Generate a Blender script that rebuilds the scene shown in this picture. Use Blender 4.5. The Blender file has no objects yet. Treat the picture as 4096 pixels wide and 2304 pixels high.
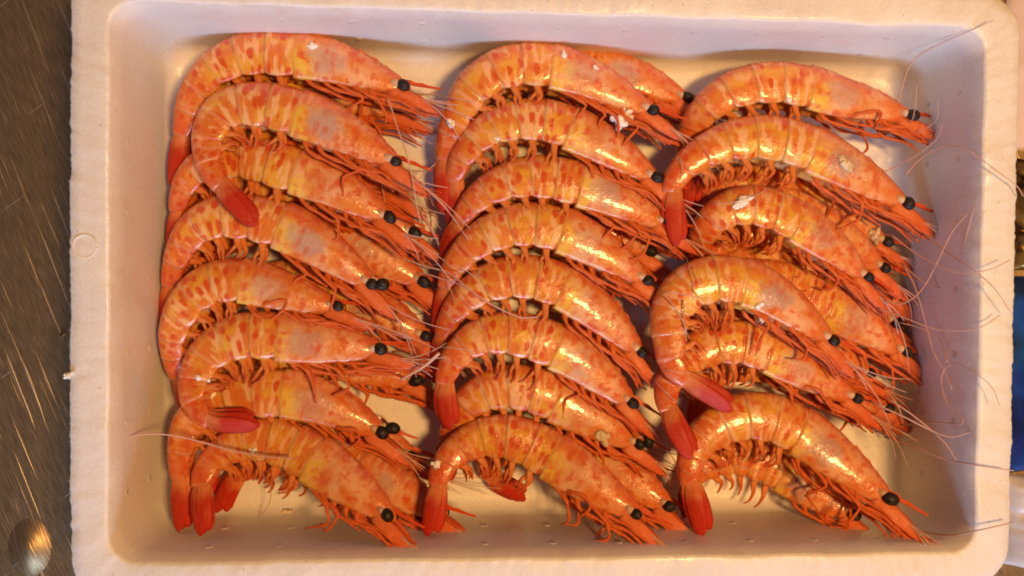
import bpy, math, random
import numpy as np
from mathutils import Vector, Matrix, noise
from mathutils.bvhtree import BVHTree

random.seed(7)
sc = bpy.context.scene
COL = sc.collection
R = math.radians

# ------------------------------------------------------------------ camera
CAM = Vector((-0.0382, 0.0047, 0.36))
CAM_ROT = (-0.0174, -0.0636, 0.0099)
HFOV = R(66)
cd = bpy.data.cameras.new('camera'); cam = bpy.data.objects.new('camera', cd); COL.objects.link(cam)
cam.location = CAM; cam.rotation_euler = CAM_ROT
cd.sensor_width = 36; cd.angle = HFOV; cd.clip_start = 0.01; cd.clip_end = 50
sc.camera = cam
# ------------------------------------------------------------------ light: room air (cool), warm lamp, cool window
w = bpy.data.worlds.new('World'); sc.world = w; w.use_nodes = True
w.node_tree.nodes['Background'].inputs[0].default_value = (0.66, 0.50, 0.66, 1)
w.node_tree.nodes['Background'].inputs[1].default_value = 0.085

def area(name, loc, target, size, power, col):
    d = bpy.data.lights.new(name, 'AREA'); d.energy = power; d.color = col
    d.shape = 'RECTANGLE'; d.size = size[0]; d.size_y = size[1]
    o = bpy.data.objects.new(name, d); COL.objects.link(o); o.location = loc
    o.rotation_euler = (Vector(target) - Vector(loc)).to_track_quat('-Z', 'Y').to_euler()
    return o
area('warm_lamp', (0.27, -0.02, 0.85), (0, 0, 0), (0.09, 0.14), 6.7, (1.0, 0.53, 0.175))
area('window_light', (-0.08, -1.34, 0.68), (0, 0, 0.03), (0.9, 0.34), 15.5, (0.50, 0.68, 1.0))
# ------------------------------------------------------------------ exposure
vs = sc.view_settings
vs.view_transform = 'Standard'; vs.look = 'None'; vs.exposure = 0.0; vs.gamma = 1.0; vs.use_curve_mapping = False
sc.cycles.use_denoising = True
sc.cycles.max_bounces = 6; sc.cycles.diffuse_bounces = 4; sc.cycles.glossy_bounces = 2
sc.cycles.filter_width = 1.9
sc.cycles.sample_clamp_indirect = 4

# ------------------------------------------------------------------ helpers
MR = cam.rotation_euler.to_matrix()
FPX = 2048 / math.tan(HFOV / 2)
def ray(px, py):
    return (MR @ Vector(((px - 2048) / FPX, (1152 - py) / FPX, -1))).normalized()
def at(px, py, z):
    d = ray(px, py)
    return CAM + d * ((z - CAM.z) / d.z)

def mesh_obj(name, verts, faces, mat, parent=None, loc=None, smooth=True, attr=None):
    loc = Vector(loc) if loc is not None else (parent.location.copy() if parent is not None else Vector((0, 0, 0)))
    top = parent
    me = bpy.data.meshes.new(name)
    V = np.asarray(verts, dtype=float)
    V = V - np.array(loc)
    me.from_pydata(V.tolist(), [], faces)
    if smooth: me.polygons.foreach_set('use_smooth', [True] * len(me.polygons))
    if attr is not None:
        a = me.attributes.new('puv', 'FLOAT_VECTOR', 'POINT')
        a.data.foreach_set('vector', np.asarray(attr, dtype=np.float32).ravel())
    me.materials.append(mat); me.update()
    o = bpy.data.objects.new(name, me); COL.objects.link(o)
    if parent is not None:
        o.parent = parent
        # children of a thing share its origin; sub-parts sit on a part whose own offset is already zero
        if parent.type == 'MESH': o.location = (0, 0, 0)
    else:
        o.location = loc
    return o

def tag(o, label, cat, group=None, kind=None):
    if label: o['label'] = label
    if cat: o['category'] = cat
    if group: o['group'] = group
    if kind: o['kind'] = kind
    return o

def empty(name, loc):
    o = bpy.data.objects.new(name, None); COL.objects.link(o); o.location = loc; o.empty_display_size = 0.005
    return o

def spline(P, n):
    """Catmull-Rom through P resampled to n points at equal arc length"""
    P = np.asarray(P, float)
    Q = np.vstack([2 * P[0] - P[1], P, 2 * P[-1] - P[-2]])
    out = []
    for i in range(1, len(Q) - 2):
        p0, p1, p2, p3 = Q[i - 1], Q[i], Q[i + 1], Q[i + 2]
        for t in np.linspace(0, 1, 14, endpoint=False):
            out.append(.5 * ((2 * p1) + (p2 - p0) * t + (2 * p0 - 5 * p1 + 4 * p2 - p3) * t * t + (3 * p1 - p0 - 3 * p2 + p3) * t ** 3))
    out.append(P[-1]); out = np.array(out)
    s = np.r_[0, np.cumsum(np.linalg.norm(np.diff(out, axis=0), axis=1))]
    u = np.linspace(0, s[-1], n)
    return np.c_[[np.interp(u, s, out[:, k]) for k in range(out.shape[1])]].T, s[-1]

def tube(P, rad, n=6, flat=1.0, up=(0, 0, 1)):
    """tube along P, radii rad (list); flat squashes it along 'up'"""
    P = np.asarray(P, float); m = len(P)
    T = np.gradient(P, axis=0); T /= np.linalg.norm(T, axis=1)[:, None] + 1e-12
    U = np.asarray(up, float)
    V, F, A = [], [], []
    for i in range(m):
        S = np.cross(T[i], U); S /= np.linalg.norm(S) + 1e-12
        N = np.cross(S, T[i])
        for k in range(n):
            a = 2 * math.pi * k / n
            V.append(P[i] + rad[i] * (S * math.cos(a) + N * flat * math.sin(a)))
            A.append((i / (m - 1), k / n, 0))
    for i in range(m - 1):
        for k in range(n):
            k2 = (k + 1) % n
            F.append((i * n + k, i * n + k2, (i + 1) * n + k2, (i + 1) * n + k))
    F.append(tuple(range(n - 1, -1, -1))); F.append(tuple((m - 1) * n + k for k in range(n)))
    return V, F, A

# ------------------------------------------------------------------ node helpers
def material(name):
    m = bpy.data.materials.new(name); m.use_nodes = True
    nt = m.node_tree; b = nt.nodes['Principled BSDF']
    return m, nt, b
def N(nt, t, **kw):
    n = nt.nodes.new(t)
    for k, v in kw.items():
        if k.startswith('i_'): n.inputs[int(k[2:])].default_value = v
        else: setattr(n, k, v)
    return n
def L(nt, a, b): nt.links.new(a, b)
def math_n(nt, op, a, b=None, c=None, clamp=False):
    n = nt.nodes.new('ShaderNodeMath'); n.operation = op; n.use_clamp = clamp
    for i, x in enumerate((a, b, c)):
        if x is None: continue
        if isinstance(x, (int, float)): n.inputs[i].default_value = x
        else: L(nt, x, n.inputs[i])
    return n.outputs[0]
def mix(nt, f, a, b, mode='MIX'):
    n = nt.nodes.new('ShaderNodeMix'); n.data_type = 'RGBA'; n.blend_type = mode
    for i, x in ((0, f), (6, a), (7, b)):
        if isinstance(x, (int, float)): n.inputs[i].default_value = x
        elif isinstance(x, tuple): n.inputs[i].default_value = (*x, 1) if len(x) == 3 else x
        else: L(nt, x, n.inputs[i])
    return n.outputs[2]
def sstep(nt, x, e0, e1):
    n = nt.nodes.new('ShaderNodeMapRange'); n.interpolation_type = 'SMOOTHSTEP'
    L(nt, x, n.inputs[0]); n.inputs[1].default_value = e0; n.inputs[2].default_value = e1
    n.inputs[3].default_value = 0; n.inputs[4].default_value = 1
    return n.outputs[0]
def vec(nt, x, y, z):
    n = nt.nodes.new('ShaderNodeCombineXYZ')
    for i, v in enumerate((x, y, z)):
        if isinstance(v, (int, float)): n.inputs[i].default_value = v
        else: L(nt, v, n.inputs[i])
    return n.outputs[0]
def noise_n(nt, v, scale, detail=3, rough=.5):
    n = N(nt, 'ShaderNodeTexNoise'); n.inputs['Scale'].default_value = scale
    n.inputs['Detail'].default_value = detail; n.inputs['Roughness'].default_value = rough
    if v is not None: L(nt, v, n.inputs['Vector'])
    return n.outputs[0]
def bump(nt, b, h, strength, dist):
    n = N(nt, 'ShaderNodeBump'); n.inputs['Strength'].default_value = strength; n.inputs['Distance'].default_value = dist
    L(nt, h, n.inputs['Height']); L(nt, n.outputs[0], b.inputs['Normal'])

# ------------------------------------------------------------------ materials
def shell_material():
    m, nt, b = material('prawn_shell')
    at_ = N(nt, 'ShaderNodeAttribute'); at_.attribute_name = 'puv'
    sp = N(nt, 'ShaderNodeSeparateXYZ'); L(nt, at_.outputs['Vector'], sp.inputs[0])
    s, t, ph = sp.outputs
    oi = N(nt, 'ShaderNodeObjectInfo'); rnd = math_n(nt, 'MULTIPLY', oi.outputs['Random'], 37.0)
    ob = N(nt, 'ShaderNodeTexCoord').outputs['Object']
    # warped coordinates: along the body, down the flank, per-prawn offset
    nz = noise_n(nt, vec(nt, math_n(nt, 'MULTIPLY', s, 30), math_n(nt, 'MULTIPLY', t, 6), rnd), 1.0, 2)
    nz2 = noise_n(nt, vec(nt, math_n(nt, 'MULTIPLY', s, 26), math_n(nt, 'MULTIPLY', t, 9), math_n(nt, 'ADD', rnd, 11)), 1.0, 3)
    su = math_n(nt, 'ADD', math_n(nt, 'MULTIPLY', s, 33), math_n(nt, 'MULTIPLY', math_n(nt, 'SUBTRACT', nz, .5), .6))
    tu = math_n(nt, 'ADD', math_n(nt, 'MULTIPLY', t, 4.3), math_n(nt, 'MULTIPLY', math_n(nt, 'SUBTRACT', nz2, .5), .6))
    abd = sstep(nt, s, .325, .345)
    # flesh colours
    peach, yellow, pale = (0.74, 0.225, 0.038), (0.80, 0.40, 0.045), (0.88, 0.53, 0.25)
    big = noise_n(nt, vec(nt, math_n(nt, 'MULTIPLY', s, 14), math_n(nt, 'MULTIPLY', t, 4), rnd), 1.0, 3)
    c = mix(nt, sstep(nt, big, .42, .62), peach, yellow)
    ps = noise_n(nt, vec(nt, math_n(nt, 'MULTIPLY', s, 50), math_n(nt, 'MULTIPLY', t, 3.2), math_n(nt, 'ADD', rnd, 3)), 1.0, 2)
    c = mix(nt, math_n(nt, 'MULTIPLY', sstep(nt, ps, .50, .60), .85), c, pale)
    # carapace: paler, yellow patch at its rear lower corner, grey organ showing through
    cp = mix(nt, sstep(nt, big, .36, .64), (0.84, 0.46, 0.23), (0.76, 0.25, 0.045))
    cp = mix(nt, math_n(nt, 'MULTIPLY', sstep(nt, nz, .54, .66), .8), cp, (0.70, 0.12, 0.025))
    yb = math_n(nt, 'MULTIPLY', math_n(nt, 'MULTIPLY', sstep(nt, s, .23, .30), sstep(nt, t, .28, .5)), sstep(nt, nz2, .38, .56))
    cp = mix(nt, math_n(nt, 'MULTIPLY', yb, .85), cp, (0.84, 0.55, 0.07))
    gx = math_n(nt, 'MULTIPLY', math_n(nt, 'SUBTRACT', s, .235), 13.0); gy = math_n(nt, 'MULTIPLY', math_n(nt, 'SUBTRACT', t, .50), 4.2)
    gd = math_n(nt, 'ADD', math_n(nt, 'ADD', math_n(nt, 'MULTIPLY', gx, gx), math_n(nt, 'MULTIPLY', gy, gy)), math_n(nt, 'MULTIPLY', math_n(nt, 'SUBTRACT', nz, .5), 1.8))
    gm = math_n(nt, 'MULTIPLY', math_n(nt, 'SUBTRACT', 1.0, sstep(nt, gd, .1, .95)), math_n(nt, 'MULTIPLY_ADD', oi.outputs['Random'], .75, .1))
    cp = mix(nt, gm, cp, (0.50, 0.36, 0.33))
    # head end turns orange
    cp = mix(nt, math_n(nt, 'MULTIPLY', math_n(nt, 'SUBTRACT', 1.0, sstep(nt, s, -.01, .13)), .75), cp, (0.72, 0.155, 0.022))
    c = mix(nt, abd, cp, c)
    # spots: tall ovals on the flank
    vo = N(nt, 'ShaderNodeTexVoronoi'); vo.feature = 'F1'; vo.inputs['Scale'].default_value = 1.0; vo.inputs['Randomness'].default_value = .65
    L(nt, vec(nt, su, tu, rnd), vo.inputs['Vector'])
    spot = math_n(nt, 'SUBTRACT', 1.0, sstep(nt, vo.outputs['Distance'], .24, .43))
    sepc = N(nt, 'ShaderNodeSeparateColor'); L(nt, vo.outputs['Color'], sepc.inputs[0])
    keep = sstep(nt, sepc.outputs[0], .08, .20)
    spot = math_n(nt, 'MULTIPLY', math_n(nt, 'MULTIPLY', spot, keep), math_n(nt, 'MULTIPLY_ADD', abd, .5, .5))
    c = mix(nt, math_n(nt, 'MULTIPLY', spot, .92), c, (0.66, 0.088, 0.012))
    # back: red with pale streaks running down the segments
    st = noise_n(nt, vec(nt, math_n(nt, 'MULTIPLY', s, 62), math_n(nt, 'MULTIPLY', t, 3.5), math_n(nt, 'ADD', rnd, 5)), 1.0, 2)
    dors = math_n(nt, 'SUBTRACT', 1.0, sstep(nt, math_n(nt, 'ADD', t, math_n(nt, 'MULTIPLY', math_n(nt, 'SUBTRACT', nz, .5), .25)), .12, .40))
    dm = math_n(nt, 'MULTIPLY', dors, math_n(nt, 'MULTIPLY_ADD', sstep(nt, st, .40, .56), -.62, .85))
    c = mix(nt, dm, c, (0.64, 0.13, 0.065))
    # tail end turns red
    te = sstep(nt, math_n(nt, 'ADD', s, math_n(nt, 'MULTIPLY', math_n(nt, 'SUBTRACT', nz2, .5), .2)), .54, .86)
    c = mix(nt, math_n(nt, 'MULTIPLY', te, .8), c, (0.66, 0.085, 0.016))
    # thin pale rim where one plate slides over the next
    seam = math_n(nt, 'MULTIPLY', sstep(nt, ph, .80, .97), .22)
    c = mix(nt, seam, c, (0.88, 0.55, 0.32))
    L(nt, c, b.inputs['Base Color'])
    b.inputs['Roughness'].default_value = .26
    rn = noise_n(nt, ob, 700, 3)
    mr = N(nt, 'ShaderNodeMapRange'); L(nt, rn, mr.inputs[0]); mr.inputs[1].default_value = .3; mr.inputs[2].default_value = .7; mr.inputs[3].default_value = .10; mr.inputs[4].default_value = .40
    L(nt, mr.outputs[0], b.inputs['Roughness'])
    b.inputs['IOR'].default_value = 1.4
    b.inputs['Subsurface Weight'].default_value = .45; b.inputs['Subsurface Scale'].default_value = .003
    b.inputs['Subsurface Radius'].default_value = (1.0, .26, .08)
    h = math_n(nt, 'ADD', noise_n(nt, ob, 320, 3), math_n(nt, 'MULTIPLY', noise_n(nt, ob, 1500, 2), .3))
    bump(nt, b, h, .55, .0008)
    b.inputs['Coat Weight'].default_value = .6; b.inputs['Coat Roughness'].default_value = .11; b.inputs['Coat IOR'].default_value = 1.45
    cb = N(nt, 'ShaderNodeBump'); cb.inputs['Strength'].default_value = .36; cb.inputs['Distance'].default_value = .0008
    L(nt, noise_n(nt, ob, 210, 2), cb.inputs['Height']); L(nt, cb.outputs[0], b.inputs['Coat Normal'])
    return m
M_SHELL = shell_material()

def limb_material(name, base, tip, rough=.35, sss=.25, trans=0.0, e0=.1, e1=.9, fleck=.4):
    m, nt, b = material(name)
    a = N(nt, 'ShaderNodeAttribute'); a.attribute_name = 'puv'
    sp = N(nt, 'ShaderNodeSeparateXYZ'); L(nt, a.outputs['Vector'], sp.inputs[0])
    ob = N(nt, 'ShaderNodeTexCoord').outputs['Object']
    nz = noise_n(nt, ob, 260, 3)
    f = sstep(nt, math_n(nt, 'ADD', sp.outputs[0], math_n(nt, 'MULTIPLY', math_n(nt, 'SUBTRACT', nz, .5), .35)), e0, e1)
    c = mix(nt, f, base, tip)
    c = mix(nt, math_n(nt, 'MULTIPLY', sstep(nt, noise_n(nt, ob, 520, 2), .5, .7), fleck), c, tuple(min(1, x * 1.35 + .03) for x in base))
    L(nt, c, b.inputs['Base Color'])
    b.inputs['Roughness'].default_value = rough
    b.inputs['Specular IOR Level'].default_value = .28
    wv = N(nt, 'ShaderNodeTexNoise'); wv.inputs['Scale'].default_value = 1
    L(nt, vec(nt, math_n(nt, 'MULTIPLY', sp.outputs[0], 2.0), math_n(nt, 'MULTIPLY', sp.outputs[1], 40), 0), wv.inputs['Vector'])
    bump(nt, b, wv.outputs[0], .45, .0008)
    return m
M_TAIL = limb_material('tail_red', (0.76, 0.25, 0.08), (0.52, 0.030, 0.008), .42, .2, e0=.12, e1=.50, fleck=.05)
M_LEG = limb_material('leg_orange', (0.70, 0.145, 0.026), (0.68, 0.12, 0.020))
M_SWIM = limb_material('swimmeret_orange', (0.74, 0.24, 0.05), (0.62, 0.10, 0.016))
M_SCALE = limb_material('head_blade_pink', (0.72, 0.18, 0.055), (0.68, 0.12, 0.030))
M_ROST = limb_material('rostrum_red', (0.70, 0.14, 0.026), (0.64, 0.075, 0.014))
M_WHISK = limb_material('whisker', (0.70, 0.36, 0.24), (0.78, 0.52, 0.44), .4, .1)
M_STALK = limb_material('eye_stalk', (0.80, 0.50, 0.30), (0.78, 0.56, 0.36))
def eye_material():
    m, nt, b = material('prawn_eye')
    ob = N(nt, 'ShaderNodeTexCoord').outputs['Object']
    c = mix(nt, sstep(nt, noise_n(nt, ob, 900, 3), .45, .7), (0.012, 0.009, 0.008), (0.05, 0.038, 0.032))
    L(nt, c, b.inputs['Base Color']); b.inputs['Roughness'].default_value = .5; b.inputs['Specular IOR Level'].default_value = .35
    return m
M_EYE = eye_material()

def foam_material():
    m, nt, b = material('polystyrene_foam')
    ob = N(nt, 'ShaderNodeTexCoord').outputs['Object']
    vo = N(nt, 'ShaderNodeTexVoronoi'); vo.feature = 'DISTANCE_TO_EDGE'; vo.inputs['Scale'].default_value = 330; L(nt, ob, vo.inputs['Vector'])
    edge = sstep(nt, vo.outputs['Distance'], 0.0, .12)
    big = noise_n(nt, ob, 22, 4)
    c = mix(nt, sstep(nt, big, .35, .7), (0.87, 0.86, 0.82), (0.83, 0.81, 0.76))
    c = mix(nt, math_n(nt, 'MULTIPLY', math_n(nt, 'SUBTRACT', 1.0, edge), .14), c, (0.60, 0.57, 0.54))
    # yellow juice stains with shapes of their own
    stn = math_n(nt, 'MULTIPLY', sstep(nt, noise_n(nt, ob, 75, 4, .6), .64, .74), .35)
    c = mix(nt, stn, c, (0.78, 0.62, 0.30))
    # dark specks
    sk = N(nt, 'ShaderNodeTexVoronoi'); sk.inputs['Scale'].default_value = 260; L(nt, ob, sk.inputs['Vector'])
    sp = math_n(nt, 'MULTIPLY', math_n(nt, 'SUBTRACT', 1.0, sstep(nt, sk.outputs['Distance'], .06, .13)), sstep(nt, noise_n(nt, ob, 40, 2), .52, .60))
    c = mix(nt, math_n(nt, 'MULTIPLY', sp, .6), c, (0.38, 0.30, 0.2))
    st2 = math_n(nt, 'MULTIPLY', sstep(nt, noise_n(nt, ob, 34, 5, .65), .60, .74), .30)
    c = mix(nt, st2, c, (0.80, 0.56, 0.40))
    L(nt, c, b.inputs['Base Color'])
    fr = N(nt, 'ShaderNodeMapRange'); L(nt, noise_n(nt, ob, 28, 4), fr.inputs[0]); fr.inputs[1].default_value = .35; fr.inputs[2].default_value = .65; fr.inputs[3].default_value = .24; fr.inputs[4].default_value = .55
    L(nt, fr.outputs[0], b.inputs['Roughness'])
    h = math_n(nt, 'ADD', math_n(nt, 'MULTIPLY', edge, .6), math_n(nt, 'MULTIPLY', noise_n(nt, ob, 130, 4), 1.2))
    bump(nt, b, h, .13, .0005)
    return m
M_FOAM = foam_material()

def steel_material():
    m, nt, b = material('scratched_steel')
    ob = N(nt, 'ShaderNodeTexCoord').outputs['Object']
    def rot(a, sx, sy):
        m0 = N(nt, 'ShaderNodeMapping'); m0.inputs['Rotation'].default_value = (0, 0, a); L(nt, ob, m0.inputs['Vector'])
        mp = N(nt, 'ShaderNodeMapping'); mp.inputs['Scale'].default_value = (sx, sy, 1); L(nt, m0.outputs[0], mp.inputs['Vector'])
        return mp.outputs[0]
    g1 = noise_n(nt, rot(R(-24), 1500, 110), 1.0, 3)
    g2 = noise_n(nt, rot(R(-21), 620, 14), 1.0, 2)
    g3 = noise_n(nt, rot(R(52), 600, 20), 1.0, 2)
    scr = math_n(nt, 'MAXIMUM', sstep(nt, g2, .61, .70), math_n(nt, 'MULTIPLY', sstep(nt, g3, .70, .76), .6))
    c = mix(nt, sstep(nt, g1, .3, .7), (0.46, 0.33, 0.17), (0.60, 0.45, 0.25))
    c = mix(nt, scr, c, (0.80, 0.70, 0.52))
    L(nt, c, b.inputs['Base Color']); b.inputs['Metallic'].default_value = .92
    mr = N(nt, 'ShaderNodeMapRange'); L(nt, g1, mr.inputs[0]); mr.inputs[3].default_value = .30; mr.inputs[4].default_value = .52
    L(nt, mr.outputs[0], b.inputs['Roughness'])
    bump(nt, b, math_n(nt, 'ADD', g1, math_n(nt, 'MULTIPLY', scr, 1.6)), .35, .0004)
    return m
M_STEEL = steel_material()

def simple(name, a, bcol, scale, rough, trans=0, bstr=.3, bdist=.001, metal=0):
    m, nt, b = material(name)
    ob = N(nt, 'ShaderNodeTexCoord').outputs['Object']
    nz = noise_n(nt, ob, scale, 4)
    L(nt, mix(nt, sstep(nt, nz, .35, .65), a, bcol), b.inputs['Base Color'])
    b.inputs['Roughness'].default_value = rough; b.inputs['Transmission Weight'].default_value = trans; b.inputs['Metallic'].default_value = metal
    bump(nt, b, nz, bstr, bdist)
    return m
M_BLUE = simple('blue_plastic', (0.008, 0.03, 0.20), (0.02, 0.14, 0.45), 26, .3)
M_WHITEBAG = simple('white_film', (0.80, 0.78, 0.78), (0.70, 0.66, 0.66), 60, .3)
M_PINK = simple('pink_paper', (0.86, 0.72, 0.64), (0.82, 0.66, 0.57), 40, .7)
M_GOLD = simple('gold_foil', (0.50, 0.33, 0.10), (0.10, 0.05, 0.02), 130, .25, metal=.8)
M_CRUMB = simple('white_crumb', (0.94, 0.93, 0.90), (0.90, 0.85, 0.78), 420, .5)
M_ROE = simple('cream_crumb', (0.80, 0.66, 0.44), (0.68, 0.50, 0.28), 420, .5)
M_DOME = simple('polished_steel', (0.66, 0.56, 0.42), (0.56, 0.48, 0.38), 30, .40, metal=1)

# ------------------------------------------------------------------ counter
ZT = -0.016
g = []
for (x, y) in ((-.40, -.5), (.8, -.5), (.8, .5), (-.40, .5)): g.append((x, y, ZT))
counter = mesh_obj('counter', g + [(x, y, ZT - .03) for x, y, _ in g],
                   [(0, 1, 2, 3), (7, 6, 5, 4), (0, 4, 5, 1), (1, 5, 6, 2), (2, 6, 7, 3), (3, 7, 4, 0)], M_STEEL, smooth=False)
tag(counter, None, None, kind='structure')

# ------------------------------------------------------------------ foam tray
W2, H2, HT = .17, .2108 / 2, .056
def rrect(hx, hy, r, n_side=(330, 210), n_c=26):
    pts = []
    nx, ny = n_side
    for t in np.linspace(-1, 1, nx, endpoint=False): pts.append((t * (hx - r), -hy, 0, -1))
    for k in range(n_c): a = -math.pi / 2 + math.pi / 2 * k / n_c; pts.append((hx - r + r * math.cos(a), -hy + r + r * math.sin(a), math.cos(a), math.sin(a)))
    for t in np.linspace(-1, 1, ny, endpoint=False): pts.append((hx, t * (hy - r), 1, 0))
    for k in range(n_c): a = math.pi / 2 * k / n_c; pts.append((hx - r + r * math.cos(a), hy - r + r * math.sin(a), math.cos(a), math.sin(a)))
    for t in np.linspace(1, -1, nx, endpoint=False): pts.append((t * (hx - r), hy, 0, 1))
    for k in range(n_c): a = math.pi / 2 + math.pi / 2 * k / n_c; pts.append((-hx + r + r * math.cos(a), hy - r + r * math.sin(a), math.cos(a), math.sin(a)))
    for t in np.linspace(1, -1, ny, endpoint=False): pts.append((-hx, t * (hy - r), -1, 0))
    for k in range(n_c): a = math.pi + math.pi / 2 * k / n_c; pts.append((-hx + r + r * math.cos(a), -hy + r + r * math.sin(a), math.cos(a), math.sin(a)))
    return pts
rings = []   # (offset from the inner rim, z, corner radius, bead amplitude, wobble)
rings += [(.0095, ZT + .0005, .014, .0, .0), (.0100, ZT + .004, .016, .0003, .0002), (.0132, .030, .017, .0004, .0003), (.0143, .0535, .017, .0005, .0003), (.0142, .0549, .017, .0005, .0003), (.0134, .0559, .0165, .0003, .0003),
          (.0095, .0561, .015, .00012, .0003), (.005, .0561, .0125, .0001, .0003), (.0016, .0560, .0115, .00008, .0004), (.0004, .0557, .011, .00008, .0004), (-.0002, .0549, .0108, .00005, .0003)]
FR = .0075
rings += [(-.0002 - .0016 * k / 4, .0549 - (.0549 - FR) * k / 4, .0108, .00004, .0002) for k in range(1, 5)]
for k in range(1, 7):
    a = math.pi / 2 * k / 6
    rings.append((-.0018 - FR * (1 - math.cos(a)), FR * (1 - math.sin(a)), .0115, 0, .0001))
V, F = [], []
n = None
for off, z, r, amp, wob in rings:
    P = rrect(W2 + off, H2 + off, r)
    n = len(P)
    for x, y, nx, ny in P:
        d = amp * (abs(noise.noise(Vector((x * 420, y * 420, z * 60)))) * 2.2) + wob * noise.noise(Vector((x * 45, y * 45, z * 20))) * 2
        dz = .0006 * noise.noise(Vector((x * 60, y * 60, 7))) + .0004 * noise.noise(Vector((x * 250, y * 250, 3))) if z > .05 else 0
        if off < -.0001: dz *= .3
        V.append((x + nx * d, y + ny * d, z + dz))
for i in range(len(rings) - 1):
    for k in range(n):
        k2 = (k + 1) % n
        F.append((i * n + k, i * n + k2, (i + 1) * n + k2, (i + 1) * n + k))
F.append(tuple((len(rings) - 1) * n + k for k in range(n)))
F.append(tuple(range(n - 1, -1, -1)))
tray = mesh_obj('foam_tray', V, F, M_FOAM, loc=(0, 0, ZT))
tag(tray, 'rectangular white polystyrene foam tray holding rows of prawns', 'tray')
TRAY_VF = (V, F[:-2])

# moulded vent marks in the walls: a ring of short raised bars, shared mesh
def vent_mesh():
    VV, FF = [], []
    r = .0013
    for i in range(-2, 3):
        x = i * .0005; hl = math.sqrt(max(r * r - x * x, 1e-8)) * .95; w_ = .00014; h_ = .00022
        b0 = len(VV)
        for (dx, dy, dz) in ((-w_, -hl, -.0002), (w_, -hl, -.0002), (w_, hl, -.0002), (-w_, hl, -.0002), (-w_ * .5, -hl, h_), (w_ * .5, -hl, h_), (w_ * .5, hl, h_), (-w_ * .5, hl, h_)):
            VV.append((x + dx, dy, dz))
        FF += [tuple(b0 + q for q in f) for f in ((4, 5, 6, 7), (0, 1, 5, 4), (1, 2, 6, 5), (2, 3, 7, 6), (3, 0, 4, 7))]
    me = bpy.data.meshes.new('vent_mark'); me.from_pydata(VV, [], FF); me.materials.append(M_FOAM)
    return me
VM = vent_mesh()
def vent(x, y, z, nx, ny):
    o = bpy.data.objects.new('vent_mark', VM); COL.objects.link(o); o.parent = tray
    zz = Vector((nx, ny, .03)).normalized(); yy = Vector((0, 0, 1)); yy = (yy - zz * yy.dot(zz)).normalized(); xx = yy.cross(zz)
    Mx = Matrix((xx, yy, zz)).transposed().to_4x4(); Mx.translation = Vector((x, y, z - ZT)); o.matrix_local = Mx
def woff(z): return -.0002 - .0016 * (.0549 - z) / (.0549 - FR)
for z in (.041, .020):
    for k in range(-3, 4):
        for sx in (-1, 1): vent(sx * (W2 + woff(z)), k * .0275, z, -sx, 0)
    for k in range(-5, 6):
        for sy in (-1, 1): vent(k * .0275, sy * (H2 + woff(z)), z, 0, -sy)
# round ejector mark on the rim
c0 = at(338, 985, .0562)
ejv, ejf, _ = tube([(c0.x + .0043 * math.cos(a), c0.y + .0043 * math.sin(a), .0561) for a in np.linspace(0, 2 * math.pi, 33)], [.0003] * 33, 6)
mesh_obj('ejector_mark', [(x, y, z - ZT) for x, y, z in ejv], ejf, M_FOAM, parent=tray, loc=(0, 0, 0))

# ------------------------------------------------------------------ prawns
S0 = .130                                # body size unit in metres (eye to tail tip)
A_TAB = ([-.035, -.02, 0, .03, .08, .15, .22, .28, .33, .345, .43, .52, .60, .68, .75, .80, .835],
         [.009, .019, .028, .038, .051, .064, .074, .080, .081, .080, .080, .075, .066, .055, .045, .037, .028])
B_TAB = ([-.035, -.02, 0, .05, .12, .22, .33, .45, .55, .65, .75, .80, .835],
         [.007, .014, .021, .032, .042, .050, .053, .053, .048, .040, .032, .025, .017])
SEG = [.335, .425, .515, .60, .68, .752, .835]
PH = (0.0, .06, .22, .42, .62, .8, .92, 1.0)
S_CAR = [-.035, -.028, -.018, -.005, .01, .03, .055, .085, .115, .145, .175, .205, .235, .265, .29, .31, .325, .334]
NTH = 30

class Prawn: pass
BODIES = []

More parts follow.
